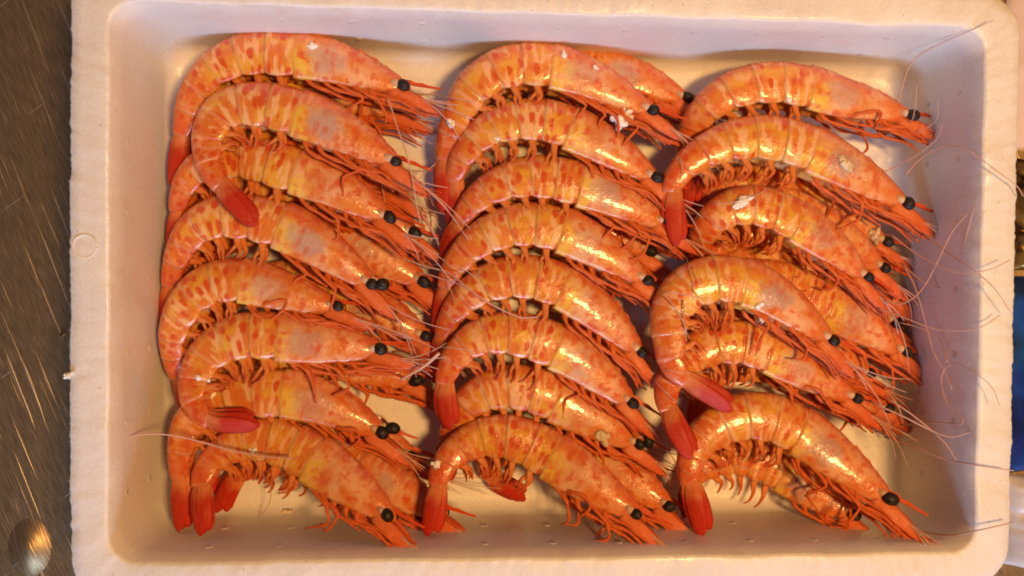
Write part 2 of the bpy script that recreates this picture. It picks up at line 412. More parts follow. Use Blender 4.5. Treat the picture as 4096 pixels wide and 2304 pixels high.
def build_prawn(name, label, group, pts, zc=.0215, ztail=None, zhead=None, w=1.0, roll=6, eye2=None, upper=True, swim=True, legs=5, seed=0, fan=1.0, whisk=2):
    rg = random.Random(seed * 13 + 5)
    m = len(pts)
    ztail = .0115 if ztail is None else ztail
    zhead = zc if zhead is None else zhead
    P3 = []
    for i, (x, y) in enumerate(pts):
        f = i / (m - 1)
        z = zc
        if f < .35: z = zhead + (zc - zhead) * (f / .35)
        if f > .55: q = (f - .55) / .45; q = q * q * (3 - 2 * q); z = zc + (ztail - zc) * q
        P3.append(tuple(at(x, y, z)))
    C, Ltot = spline(P3, 140)
    S = S0 * w
    Tn = np.gradient(C, axis=0); Tn /= np.linalg.norm(Tn, axis=1)[:, None]
    rr = R(roll + rg.uniform(-3, 3))
    def frame(s):
        if s < 0:
            T = Tn[2]; c = C[0] + T * s * S
        else:
            f = min(s, 1) * (len(C) - 1); i = int(min(f, len(C) - 2)); u = f - i
            c = C[i] * (1 - u) + C[i + 1] * u; T = Tn[i] * (1 - u) + Tn[i + 1] * u
        T = T / np.linalg.norm(T)
        Z = np.array((0, 0, 1.0))
        D = np.cross(Z, T) * -1.0         # dorsal side: outside of the curl
        D /= np.linalg.norm(D)
        Nn = np.cross(D, T); Nn = Nn if Nn[2] > 0 else -Nn
        D2 = D * math.cos(rr) - Nn * math.sin(rr); N2 = Nn * math.cos(rr) + D * math.sin(rr)
        return c, T, D2, N2
    base = Vector((float(C[:, 0].mean()), float(C[:, 1].mean()), float(C[:, 2].min() - .007)))
    root = empty(name, base)
    tag(root, label, 'prawn', group)
    # ---------------- body
    st = [(s, 0.0, -1) for s in S_CAR]
    for k in range(6):
        for p in PH: st.append((SEG[k] + (SEG[k + 1] - SEG[k]) * p, p, k))
    V, F, A = [], [], []
    for (s, p, k) in st:
        ss = s
        c, T, D, Nn = frame(ss)
        a = np.interp(s, *A_TAB) * S * 1.06; b = np.interp(s, *B_TAB) * S
        if k >= 0:
            q = .986 + .016 * p ** 1.3
            a *= q; b *= q
        elif s > .3: a *= 1.01; b *= 1.01
        for j in range(NTH):
            th = 2 * math.pi * j / NTH
            ct, sn = math.cos(th), math.sin(th)
            y = a * ct
            if k >= 0:
                if ct < 0:
                    y = a * ct * 1.10 * (1 - .42 * max(0, (-ct - .62) / .38) ** 2)
                    lobe = math.sin(math.pi * min(1, max(0, p))) ** .6
                    if -.97 < ct < -.3: y -= a * .16 * (lobe - .5) * math.sin((-ct - .3) / .67 * math.pi) ** .8
                x = b * math.copysign(abs(sn) ** .82, sn)
            else:
                if ct < 0: y = a * ct * 1.12 * (1 - .30 * max(0, (-ct - .70) / .30) ** 2)
                else: y = a * ct * (1.0 + .05 * ct ** 6)
                x = b * math.copysign(abs(sn) ** .9, sn)
            nz = 1 + .02 * noise.noise(Vector((s * 20 + seed, th * 1.5, 3)))
            V.append(c + D * y * nz + Nn * x * nz)
            t = th / math.pi if th <= math.pi else 2 - th / math.pi
            A.append((s, t, p if k >= 0 else (1.0 if s > .33 else 0)))
    nr = len(st)
    for i in range(nr - 1):
        for j in range(NTH):
            j2 = (j + 1) % NTH
            F.append((i * NTH + j, (i + 1) * NTH + j, (i + 1) * NTH + j2, i * NTH + j2))
    F.append(tuple(range(NTH))); F.append(tuple((nr - 1) * NTH + j for j in range(NTH - 1, -1, -1)))
    mesh_obj('body', V, F, M_SHELL, root, attr=A)
    BODIES.append((np.array(V), F))
    def loc(s, d, nn):            # point in body space: along s, dorsal offset d, lateral offset nn (fractions of S)
        c, T, D, Nn = frame(s)
        return c + D * d * S + Nn * nn * S
    def strand(nm, P, r0, r1, mat, n=12, sides=6, flat=1.0, prof=None, up=None):
        Q, _ = spline(P, n)
        rad = [(r0 + (r1 - r0) * i / (n - 1)) * S * (prof(i / (n - 1)) if prof else 1) for i in range(n)]
        v, f, a = tube(Q, rad, sides, flat, up if up is not None else frame(0)[3])
        return mesh_obj(nm, v, f, mat, root, attr=a)
    # ---------------- eyes
    def eye(c, sgn, stalk_from):
        VV, FF = [], []
        r = .0215 * S * rg.uniform(.86, 1.08); nu, nv = 12, 8; el = rg.uniform(1.0, 1.22); Te = frame(0)[1]; ea = math.atan2(Te[1], Te[0]) + rg.uniform(-.6, .6)
        for i in range(nv + 1):
            ph_ = math.pi * i / nv
            for j in range(nu):
                th = 2 * math.pi * j / nu
                ex_, ey_ = r * el * math.sin(ph_) * math.cos(th), r * .92 * math.sin(ph_) * math.sin(th)
                VV.append(c + np.array((ex_ * math.cos(ea) - ey_ * math.sin(ea), ex_ * math.sin(ea) + ey_ * math.cos(ea), r * math.cos(ph_) * .9)))
        for i in range(nv):
            for j in range(nu):
                FF.append((i * nu + j, (i + 1) * nu + j, (i + 1) * nu + (j + 1) % nu, i * nu + (j + 1) % nu))
        q = np.array([stalk_from, stalk_from * .5 + c * .5, stalk_from * .15 + c * .85])
        v, f, a = tube(q, [.011 * S, .0125 * S, .0115 * S], 8)
        stalk = mesh_obj('eye_stalk', v, f, M_STALK, root, attr=a)
        mesh_obj('eye', VV, FF, M_EYE, stalk, loc=root.location)
    eye(loc(-.012, .004, .024), 1, loc(.03, .004, .018))
    if eye2 is not None:
        e2 = np.array(at(eye2[0], eye2[1], zhead + .002)); eye(e2, -1, loc(.025, .012, .0))
    else: eye(loc(-.012, .004, -.024), -1, loc(.03, .004, -.018))
    # ---------------- rostrum: toothed thin blade
    top, bot = [], []
    nt_ = 15
    for i in range(nt_):
        f = i / (nt_ - 1); s = .16 - .285 * f
        a_ = np.interp(max(s, .0), *A_TAB)
        d = a_ * (1.0 if s > 0 else 1) + .004 + (.012 * (f - .55) if f > .55 else 0) - .010 * math.sin(math.pi * f)
        tooth = .0065 * (1 - f * .6) if (i % 2 == 1 and .1 < f < .85) else 0
        top.append(loc(s, d + .006 * (1 - f) + tooth + .004, 0)); bot.append(loc(s, d - (.012 * (1 - f) + .0025), 0))
    Nn0 = frame(0)[3]; hw = .0050 * S
    VV, FF, AA = [], [], []
    for i in range(nt_):
        th = hw * (1 - .7 * i / (nt_ - 1))
        for q, e in ((top[i], .35), (bot[i], 1)):
            VV += [q + Nn0 * th * e, q - Nn0 * th * e]; AA += [(i / (nt_ - 1), 0, 0)] * 2
    for i in range(nt_ - 1):
        o_ = i * 4; p_ = o_ + 4
        FF += [(o_, p_, p_ + 2, o_ + 2), (o_ + 1, o_ + 3, p_ + 3, p_ + 1), (o_, o_ + 1, p_ + 1, p_), (o_ + 2, p_ + 2, p_ + 3, o_ + 3)]
    FF += [(0, 2, 3, 1), ((nt_ - 1) * 4, (nt_ - 1) * 4 + 1, (nt_ - 1) * 4 + 3, (nt_ - 1) * 4 + 2)]
    mesh_obj('rostrum', VV, FF, M_ROST, root, attr=AA, smooth=False)
    # ---------------- antennal scales and feeler bases
    pr = lambda f: (.55 + 1.1 * math.sin(math.pi * min(1, f * .75 + .2)) ** 1.0) * (1 if f < .85 else max(.25, 1 - (f - .85) / .15 * .8))
    for sg in (1, -1):
        j = rg.uniform(-.006, .006)
        strand('antennal_scale', [loc(.03, -.024, .016 * sg), loc(-.03, -.028 + j, .020 * sg), loc(-.09, -.034 + j, .018 * sg), loc(-.150, -.044 + j, .012 * sg)], .0165, .0125, M_SCALE, 12, 8, .30, pr)
        strand('feeler_base', [loc(.02, -.010, .008 * sg), loc(-.04, -.012, .009 * sg), loc(-.095, -.020, .007 * sg)], .011, .006, M_ROST, 8, 6, .9)
        for q in range(2):
            strand('feeler', [loc(-.085, -.018, .007 * sg), loc(-.125, -.024 + rg.uniform(-.012, .012), .009 * sg), loc(-.185, -.036 + rg.uniform(-.035, .03), .010 * sg)], .0036, .0012, M_LEG, 8, 5)
        # mouth feelers bunched below the eye
        for q in range(3):
            d_ = -.040 - .010 * q + rg.uniform(-.006, .006)
            strand('mouthpart', [loc(.11 - .02 * q, -.052 - .004 * q, .020 * sg), loc(.04, d_ - .012, .026 * sg), loc(-.03, d_ - .006 + rg.uniform(-.01, .006), .024 * sg), loc(-.075 - rg.uniform(0, .05), d_ - .012 + rg.uniform(-.02, .01), .016 * sg)], .0075, .0025, M_SCALE if q == 1 else M_LEG, 12, 6, .7)
    # ---------------- mouth parts and walking legs, folded forwards under the head
    for i in range(legs):
        for sg in ((1, -1) if upper else (1,)):
            s0_ = .085 + .052 * i + rg.uniform(-.008, .008)
            lat = .030 * sg
            a_ = np.interp(s0_, *A_TAB)
            d0 = -a_ * .80
            sty = rg.random(); e_ = rg.uniform(-.025, .03)
            p0 = loc(s0_, d0, lat * .7)
            if sty < .62 or i < 1:    # lies along the lower edge of the carapace
                ln = rg.uniform(.13, .21); dr = rg.uniform(.004, .024)
                P = [p0, loc(s0_ - .035, d0 - dr - .012, lat), loc(max(s0_ - ln * .55, -.02), -np.interp(max(s0_ - ln * .55, 0), *A_TAB) - .010 - dr, lat * 1.05), loc(s0_ - ln, -np.interp(max(s0_ - ln, 0), *A_TAB) - .018 - dr * 1.2 + rg.uniform(-.014, .004), lat * .9)]
            elif sty < .92:   # elbow: forwards, then hanging down
                P = [p0, loc(s0_ - .05, d0 - .014, lat * 1.1), loc(s0_ - .088 - e_, d0 - .020, lat * 1.2), loc(s0_ - .100 - e_, d0 - .030, lat * 1.2), loc(s0_ - .098 - e_ + rg.uniform(-.04, .03), d0 - .06 - .03 * rg.random(), lat * .9), loc(s0_ - .085 - e_ + rg.uniform(-.06, .05), d0 - .08 - .05 * rg.random(), lat * .4)]
            else:             # tucked up across the carapace, then back down
                P = [p0, loc(s0_ - .03, d0 + .010, .050 * sg), loc(s0_ - .06 - .05 * rg.random(), d0 + .005 + .035 * rg.random(), .053 * sg), loc(s0_ - .08 - .05 * rg.random(), d0 - .012 * rg.random(), .051 * sg), loc(s0_ - .05 - .10 * rg.random(), d0 - .03 - .04 * rg.random(), .040 * sg)]
            strand('walking_leg', P, .0082, .0030, M_LEG, 16, 6, .8, prof=lambda f: 1 + .25 * math.sin(f * 19))
    # ---------------- swimmerets
    if swim:
        for k in range(5):
            for sg in ((1, -1) if upper else (1,)):
                s1 = (SEG[k] + SEG[k + 1]) / 2 + rg.uniform(-.006, .006)
                a_ = np.interp(s1, *A_TAB); lat = .026 * sg * (1 - .08 * k)
                ln = rg.uniform(.75, 1.2) * (1 - .06 * k)
                bk = rg.uniform(-.016, .030)
                P = [loc(s1, -a_ * .62, lat * .9), loc(s1 - .012, -a_ - .010 * ln, lat), loc(s1 - .022, -a_ - .030 * ln, lat * 1.1), loc(s1 - .012 + bk * .5, -a_ - .056 * ln, lat * 1.0), loc(s1 + .014 + bk, -a_ - .070 * ln, lat * .7)]
                strand('swimmeret', P, .0125, .0022, M_SWIM, 14, 7, .5, prof=lambda f: .95 + .25 * math.sin(math.pi * min(1, f * 1.6)), up=frame(s1)[3])
                if upper:
                    b2 = rg.uniform(-.01, .02)
                    P2 = [loc(s1 - .008, -a_ - .006 * ln, lat * .8), loc(s1 + .008, -a_ - .028 * ln, lat * .9), loc(s1 + .012 + b2, -a_ - .048 * ln, lat * .8), loc(s1 + .034 + b2, -a_ - .056 * ln, lat * .6)]
                    strand('swimmeret', P2, .0078, .002, M_SWIM, 10, 6, .5, up=frame(s1)[3])
    # ---------------- tail fan: telson and four uropods
    def blade(nm, P, wd, th, up, mat=M_TAIL):
        pf = lambda f: (.42 + .68 * math.sin(math.pi * min(1.0, f * .82 + .06)) ** .9) * (1 if f < .88 else 1 - (f - .88) / .12 * .6)
        strand(nm, P, wd, wd * .92, mat, 16, 10, th, prof=pf, up=up)
    fl = fan
    c8, T8, D8, N8 = frame(.82)
    blade('telson', [loc(.80, .010, 0), loc(.86, .014, .0), loc(.92, .013, 0), loc(.975, .010, 0)], .0155, .55, N8)
    for sg in (1, -1):
        o1, o2 = rg.uniform(-.004, .005), rg.uniform(-.004, .005)
        blade('uropod', [loc(.805, .000, .010 * sg), loc(.87, -.004 + o1, .017 * sg), loc(.935, -.004 + o1, .017 * sg), loc(1.0, .0 + o1, .012 * sg)], .0275 * fl, .20, N8 + D8 * .35 * sg)
        blade('uropod', [loc(.805, -.010, .009 * sg), loc(.865, -.020 + o2, .013 * sg), loc(.925, -.026 * fl + o2, .013 * sg), loc(.985, -.030 * fl + o2, .009 * sg)], .0225 * fl, .22, N8 - D8 * .3 * sg)
    root['_loc'] = 0; del root['_loc']
    p = Prawn(); p.root = root; p.loc = loc; p.S = S; p.frame = frame; p.rg = rg; p.whisk = whisk
    return p

SH = {1: 'counter side row', 2: 'middle row', 3: 'blue bag side row'}
ORD = ['', 'first', 'second', 'third', 'fourth', 'fifth', 'sixth', 'seventh', 'eighth']
# traced spines (photograph pixels, eye to tail tip); depth from the layer each prawn lies in
UP = {
 (1, 1): dict(pts=[(1600, 350), (1450, 300), (1300, 252), (1150, 232), (1000, 232), (870, 285), (780, 390), (738, 510), (708, 630), (686, 745)]),
 (1, 2): dict(pts=[(1570, 648), (1420, 566), (1280, 495), (1130, 446), (1000, 430), (895, 460), (845, 550), (846, 660), (905, 775), (1018, 905)], ztail=.033, zc=.0245),
 (1, 3): dict(pts=[(1545, 870), (1400, 790), (1270, 725), (1130, 678), (1000, 645), (880, 650), (780, 700), (725, 800), (700, 920), (688, 1040)], zc=.0205),
 (1, 4): dict(pts=[(1475, 1133), (1350, 1042), (1240, 970), (1120, 908), (990, 878), (870, 880), (775, 935), (715, 1040), (675, 1180), (660, 1345)], eye2=(1530, 1138)),
 (1, 5): dict(pts=[(1340, 1228), (1220, 1197), (1080, 1155), (950, 1130), (840, 1150), (755, 1225), (705, 1330), (702, 1440), (728, 1565), (752, 1690)], w=.93, zc=.0225),
 (1, 6): dict(pts=[(1510, 1400), (1370, 1385), (1220, 1368), (1090, 1350), (960, 1355), (860, 1405), (797, 1495), (785, 1600), (850, 1685), (1035, 1700)], ztail=.034, zc=.024),
 (1, 7): dict(pts=[(1515, 1725), (1370, 1650), (1230, 1597), (1090, 1580), (960, 1592), (850, 1630), (765, 1700), (730, 1810), (722, 1960), (716, 2122)], ztail=.024, eye2=(1571, 1713), zc=.0205),
 (1, 8): dict(pts=[(1545, 2055), (1430, 1965), (1320, 1885), (1190, 1800), (1060, 1762), (940, 1785), (850, 1850), (808, 1930), (800, 2030), (802, 2140)], ztail=.033, zc=.022, zhead=.037),
 (2, 1): dict(pts=[(2590, 447), (2450, 375), (2310, 310), (2170, 275), (2020, 285), (1905, 355), (1838, 460), (1792, 580), (1768, 710), (1772, 850)]),
 (2, 2): dict(pts=[(2605, 712), (2480, 632), (2360, 565), (2230, 508), (2090, 492), (1960, 525), (1875, 600), (1825, 690), (1808, 800), (1808, 915)]),
 (2, 3): dict(pts=[(2650, 892), (2510, 825), (2390, 772), (2260, 735), (2120, 718), (2000, 745), (1900, 810), (1838, 890), (1795, 970), (1765, 1055)]),
 (2, 4): dict(pts=[(2570, 1120), (2440, 1032), (2320, 965), (2200, 920), (2070, 910), (1950, 950), (1858, 1020), (1800, 1110), (1765, 1215), (1748, 1330)]),
 (2, 5): dict(pts=[(2545, 1403), (2440, 1300), (2330, 1210), (2220, 1145), (2080, 1115), (1950, 1142), (1858, 1205), (1795, 1290), (1755, 1400), (1742, 1530)]),
 (2, 6): dict(pts=[(2510, 1605), (2400, 1512), (2290, 1430), (2170, 1372), (2040, 1340), (1920, 1355), (1835, 1420), (1785, 1510), (1770, 1610), (1795, 1718)], ztail=.024, zc=.0225),
 (2, 7): dict(pts=[(2535, 1770), (2410, 1700), (2290, 1637), (2170, 1580), (2040, 1553), (1920, 1585), (1845, 1655), (1800, 1740), (1775, 1830), (1765, 1930)], eye2=(2592, 1766), zc=.020),
 (2, 8): dict(pts=[(2530, 2050), (2410, 1967), (2290, 1887), (2170, 1808), (2050, 1755), (1930, 1755), (1830, 1808), (1770, 1885), (1735, 2000), (1712, 2140)], ztail=.033, zc=.0235, zhead=.037),
 (3, 1): dict(pts=[(3620, 470), (3490, 430), (3360, 402), (3220, 362), (3080, 345), (2940, 368), (2840, 430), (2770, 520), (2745, 650), (2758, 830)]),
 (3, 2): dict(pts=[(3600, 815), (3470, 735), (3340, 662), (3190, 592), (3040, 562), (2900, 580), (2770, 645), (2692, 740), (2680, 860), (2698, 985)], ztail=.025, zc=.0245, w=1.06),
 (3, 3): dict(pts=[(3445, 1105), (3340, 1012), (3230, 930), (3110, 862), (2990, 832), (2885, 860), (2820, 930), (2795, 1020), (2800, 1110), (2830, 1200)]),
 (3, 4): dict(pts=[(3305, 1357), (3200, 1272), (3090, 1195), (2980, 1142), (2860, 1125), (2755, 1160), (2690, 1245), (2680, 1350), (2715, 1490), (2925, 1640)], ztail=.036, zc=.0275, w=1.03),
 (3, 5): dict(pts=[(3400, 1590), (3280, 1522), (3160, 1460), (3040, 1402), (2920, 1375), (2810, 1400), (2720, 1470), (2668, 1570), (2690, 1700), (2762, 1835)], ztail=.040, zc=.021),
 (3, 6): dict(pts=[(3535, 1990), (3430, 1910), (3310, 1817), (3190, 1732), (3070, 1678), (2950, 1678), (2845, 1730), (2775, 1815), (2760, 1950), (2802, 2142)], ztail=.033, zc=.0245, zhead=.037, w=1.08),
}
# prawns of the lower layer, mostly heads showing
LOW = {
 (1, 1): dict(pts=[(1580, 440), (1440, 405), (1300, 365), (1150, 340), (1000, 345), (880, 400), (800, 500), (765, 620), (745, 740)]),
 (1, 2): dict(pts=[(1570, 745), (1440, 670), (1310, 600), (1170, 560), (1020, 550), (890, 600), (800, 690), (755, 800), (735, 920)]),
 (1, 3): dict(pts=[(1645, 932), (1510, 860), (1380, 800), (1240, 750), (1090, 730), (940, 760), (830, 830), (760, 940), (740, 1060)]),
 (1, 4): dict(pts=[(1682, 1126), (1550, 1052), (1420, 985), (1280, 930), (1130, 910), (980, 930), (860, 1000), (785, 1110), (755, 1240)]),
 (1, 5): dict(pts=[(1688, 1342), (1560, 1272), (1430, 1205), (1290, 1150), (1140, 1130), (1000, 1150), (880, 1220), (810, 1330), (790, 1450)]),
 (1, 6): dict(pts=[(1650, 1522), (1520, 1482), (1390, 1440), (1250, 1420), (1110, 1420), (980, 1460), (885, 1530), (830, 1640), (820, 1750)]),
 (1, 7): dict(pts=[(1630, 1815), (1480, 1745), (1320, 1682), (1180, 1660), (1040, 1680), (930, 1740), (860, 1820), (825, 1900), (815, 1990)]),
 (1, 8): dict(pts=[(1750, 2042), (1620, 1977), (1490, 1910), (1350, 1860), (1200, 1835), (1070, 1850), (970, 1890), (905, 1950), (868, 2045)], swim=True, zhead=.021),
 (2, 1): dict(pts=[(2728, 398), (2600, 345), (2460, 305), (2320, 290), (2170, 300), (2030, 330), (1920, 410), (1855, 520), (1840, 640)]),
 (2, 3): dict(pts=[(2580, 1005), (2450, 930), (2330, 870), (2200, 830), (2060, 830), (1940, 880), (1865, 970), (1830, 1080), (1820, 1180)]),
 (2, 8): dict(pts=[(2662, 2020), (2540, 1935), (2420, 1862), (2290, 1812), (2150, 1785), (2030, 1800), (1960, 1850), (1985, 1930), (2098, 2000)], swim=False, zhead=.022),
 (3, 2): dict(pts=[(3522, 967), (3400, 900), (3280, 830), (3150, 770), (3010, 740), (2880, 765), (2800, 840), (2765, 940), (2760, 1040)]),
 (3, 3): dict(pts=[(3568, 1175), (3450, 1092), (3320, 1015), (3190, 955), (3050, 925), (2920, 950), (2845, 1030), (2815, 1130), (2810, 1230)]),
 (3, 4): dict(pts=[(3595, 1402), (3470, 1322), (3340, 1250), (3210, 1180), (3080, 1125), (2950, 1110), (2850, 1160), (2800, 1250), (2785, 1350)], zc=.0155, w=1.05),
 (3, 5): dict(pts=[(3525, 1627), (3400, 1570), (3280, 1510), (3150, 1470), (3020, 1455), (2900, 1480), (2815, 1550), (2780, 1640), (2780, 1740)]),
 (3, 6): dict(pts=[(3400, 2055), (3300, 1995), (3190, 1925), (3070, 1855), (2940, 1825), (2830, 1862), (2765, 1920), (2745, 2000), (2752, 2080)], swim=True, zhead=.024, zc=.009, ztail=.012),
}
LOW2 = {
 (3, 3): dict(pts=[(3512, 1068), (3390, 985), (3270, 910), (3150, 850), (3010, 830), (2890, 860), (2820, 940), (2795, 1030), (2795, 1130)], zc=.0135),
 (3, 4): dict(pts=[(3558, 1290), (3440, 1215), (3310, 1140), (3180, 1075), (3040, 1050), (2910, 1080), (2830, 1160), (2800, 1260), (2800, 1360)], zc=.008),
 (3, 5): dict(pts=[(3455, 1487), (3340, 1420), (3220, 1355), (3090, 1310), (2960, 1300), (2850, 1335), (2790, 1410), (2770, 1500), (2790, 1600)], zc=.0125),
}
EXTRA = {   # what sets a prawn apart
 (1, 2): 'tail folded forward', (1, 6): 'tail curled sideways', (1, 8): 'tail pointing at tray edge',
 (2, 1): 'white crumbs by its head', (3, 4): 'tightly curled', (3, 6): 'large black eye', (2, 8): 'straight red tail',
}
PR = {}
sd = 1
for (c, k), d in UP.items():
    ex = EXTRA.get((c, k))
    lab = f'orange prawn, {ORD[k]} from the backs\' wall, {SH[c]}' + (f', {ex}' if ex else '')
    assert len(lab.split()) <= 16, lab
    PR[('u', c, k)] = build_prawn('prawn', lab, 'prawns on top of the rows', seed=sd, **d); sd += 1
for (c, k), d in LOW.items():
    d = dict(dict(zc=.0085, ztail=.006, upper=False, swim=False, legs=4, roll=4), **d)
    PR[('l', c, k)] = build_prawn('prawn', f'half buried prawn, head poking out beneath {ORD[k]} prawn of {SH[c]}', 'half buried prawns underneath', seed=sd, **d); sd += 1
for (c, k), d in LOW2.items():
    d = dict(dict(ztail=.006, upper=False, swim=False, legs=4, roll=4), **d)
    PR[('m', c, k)] = build_prawn('prawn', f'nearly hidden prawn, eye showing between heads by {ORD[k]} prawn of {SH[c]}', 'half buried prawns underneath', seed=sd, **d); sd += 1

# ------------------------------------------------------------------ what lies on the prawns: ray tests against bodies and tray
allV, allF, off = [], [], 0
for v, f in BODIES:
    allV += v.tolist(); allF += [tuple(i + off for i in q) for q in f]; off += len(v)
allV += [tuple(v) for v in TRAY_VF[0]]; allF += [tuple(i + off for i in q) for q in TRAY_VF[1]]; off += len(TRAY_VF[0])
b0 = len(allV); allV += [(-.2, -.12, 0), (.2, -.12, 0), (.2, .12, 0), (-.2, .12, 0)]; allF.append((b0, b0 + 1, b0 + 2, b0 + 3))
BV = BVHTree.FromPolygons(allV, allF)
def hit(px, py):
    h = BV.ray_cast(CAM, ray(px, py))[0]
    return h if h is not None else at(px, py, ZT)

# ------------------------------------------------------------------ long whiskers (traced), each a part of the prawn it grows from
def whisker(key, pts, zs=None, r0=.00042, r1=.00020):
    """zs: start and end height in metres; none = lies on whatever is below"""
    pr = PR[key]
    P = []
    m = len(pts)
    for i, (x, y) in enumerate(pts):
        if zs is None: z = hit(x, y).z + .0012
        else:
            f = i / (m - 1)
            if zs[1] > .055 and pts[-1][0] > 3940: f = min(1.0, max(0.0, (x - pts[0][0]) / (3915 - pts[0][0])))
            z = zs[0] + (zs[1] - zs[0]) * f
        P.append(tuple(at(x, y, z)))
    if zs is None:
        z = np.array([p[2] for p in P])
        if m > 2: z[1:-1] = np.maximum(z[1:-1], (z[:-2] + z[2:]) / 2)
        P = [tuple(at(x, y, zz)) for (x, y), zz in zip(pts, z)]
    Q, ln = spline(P, max(16, m * 5))
    nQ = len(Q)
    v, f, a = tube(Q, [.85 * (r0 + (r1 - r0) * i / (nQ - 1)) for i in range(nQ)], 5)
    mesh_obj('whisker', v, f, M_WHISK, pr.root, attr=a)
RIM = .060
whisker(('u', 3, 1), [(3600, 470), (3593, 408), (3650, 246), (3777, 167), (3872, 127), (3975, 80)], (.024, RIM))
whisker(('u', 3, 1), [(3640, 500), (3657, 450), (3669, 341)], (.024, .040), .0003, .00015)
whisker(('u', 3, 1), [(3640, 530), (3681, 525), (3745, 480), (3752, 400)], (.022, .040), .0003, .00012)
whisker(('u', 3, 1), [(3530, 691), (3657, 627), (3745, 556), (3770, 500)], (.020, .040), .0003, .00015)
whisker(('u', 3, 2), [(3620, 700), (3681, 635), (3745, 596), (3808, 584), (3872, 600), (3975, 675), (4062, 739), (4094, 786)], (.028, RIM))
whisker(('u', 3, 2), [(3685, 925), (3777, 1001), (3872, 1064), (3975, 1151), (4046, 1255)], (.028, .062))
whisker(('u', 3, 2), [(3562, 937), (3681, 1025), (3816, 1088), (3951, 1080), (4040, 1040)], (.026, .062))
whisker(('u', 3, 3), [(3540, 1200), (3602, 1216), (3657, 1188), (3700, 1140), (3745, 1057), (3808, 929), (3868, 858)], (.026, .052))
whisker(('l', 3, 2), [(3600, 1050), (3700, 1130), (3808, 1151), (3848, 1009), (3896, 826)], (.016, .054))
whisker(('l', 3, 2), [(3613, 1057), (3661, 1152), (3705, 1303), (3733, 1406), (3777, 1486), (3808, 1557)], (.020, .046), .0004, .0002)
whisker(('u', 3, 3), [(3514, 1231), (3618, 1271), (3737, 1315), (3856, 1323), (3935, 1303), (4000, 1260)], (.026, RIM))
whisker(('l', 3, 3), [(3600, 1290), (3690, 1315), (3760, 1360), (3790, 1450)], (.020, .040), .0003, .0002)
whisker(('l', 3, 4), [(3660, 1480), (3720, 1600), (3740, 1700), (3690, 1760), (3620, 1770)], (.016, .012), .0003, .0002)
whisker(('l', 3, 4), [(3640, 1500), (3700, 1640), (3680, 1720)], (.018, .014), .0003, .0002)
whisker(('l', 3, 5), [(3600, 1700), (3740, 1690), (3856, 1692), (3792, 1621), (3765, 1533), (3777, 1478), (3824, 1454), (3904, 1494), (3967, 1549), (3999, 1621)], (.016, .062), .0004, .0002)
whisker(('u', 3, 5), [(3540, 1585), (3570, 1605), (3650, 1660), (3729, 1724), (3785, 1780), (3824, 1843)], (.026, .048), .0005, .0003)
whisker(('u', 3, 5), [(3480, 1600), (3522, 1625), (3618, 1668), (3729, 1724), (3808, 1748), (3888, 1724)], (.026, .052), .0005, .0003)
whisker(('l', 3, 5), [(3538, 1748), (3657, 1788), (3777, 1835), (3920, 1863), (4055, 1883)], (.018, .062), .0005, .0003)
whisker(('l', 3, 6), [(3562, 2097), (3697, 2129), (3808, 2141), (3935, 2117), (4055, 2089)], (.020, .062), .0005, .0003)
whisker(('u', 1, 7), [(1170, 1833), (1083, 1828), (1015, 1819), (938, 1804), (813, 1770), (706, 1744), (604, 1736), (516, 1748), (477, 1780)], (.036, .040), .0005, .0003)
whisker(('u', 1, 8), [(450, 1830), (436, 1900), (433, 1994), (450, 2080), (492, 2153)], (.050, .046), .0003, .0002)
whisker(('u', 1, 3), [(1542, 990), (1614, 1033), (1711, 1067), (1795, 1091), (1867, 1149), (1940, 1202), (2012, 1241), (2085, 1270), (2157, 1265), (2186, 1251)], None, .0005, .0003)
whisker(('l', 1, 3), [(1650, 1000), (1700, 1050), (1760, 1060), (1850, 1075), (1900, 1110)], None, .0004, .0002)
whisker(('l', 1, 4), [(1670, 1090), (1722, 1100), (1798, 1125), (1870, 1145)], None, .0004, .0002)
whisker(('u', 1, 1), [(1552, 390), (1590, 511), (1624, 607), (1648, 704), (1663, 800), (1682, 893)], (.030, .030), .0004, .0003)
whisker(('u', 1, 2), [(1513, 700), (1537, 797), (1537, 917), (1566, 1000)], None, .0004, .0002)
whisker(('u', 1, 6), [(1600, 1520), (1634, 1501), (1700, 1462), (1757, 1412)], (.030, .036), .0006, .0009)
whisker(('u', 1, 8), [(1011, 1829), (1059, 1911), (1083, 1964), (1073, 2022), (1035, 2070)], (.028, .006), .0003, .0002)
whisker(('l', 1, 8), [(1800, 2080), (1950, 2085), (2120, 2095), (2300, 2100)], (.012, .006), .0004, .0002)
whisker(('l', 1, 8), [(1780, 2090), (1700, 2125), (1850, 2110), (2000, 2110)], (.012, .010), .0003, .0002)
whisker(('u', 3, 4), [(2732, 1200), (2738, 1300), (2748, 1380), (2755, 1440)], None, .0004, .0003)
whisker(('u', 2, 2), [(2130, 385), (2030, 365), (1950, 400)], None, .0003, .0002)
whisker(('l', 1, 1), [(1640, 470), (1720, 510), (1790, 550)], (.012, .012), .0003, .0002)
whisker(('l', 1, 1), [(1640, 500), (1700, 560), (1760, 590)], (.012, .012), .0003, .0002)
whisker(('l', 1, 2), [(1640, 760), (1690, 700), (1760, 640)], (.012, .014), .0003, .0002)
whisker(('u', 3, 6), [(2850, 1830), (2950, 1862), (3050, 1890)], None, .0004, .0003)
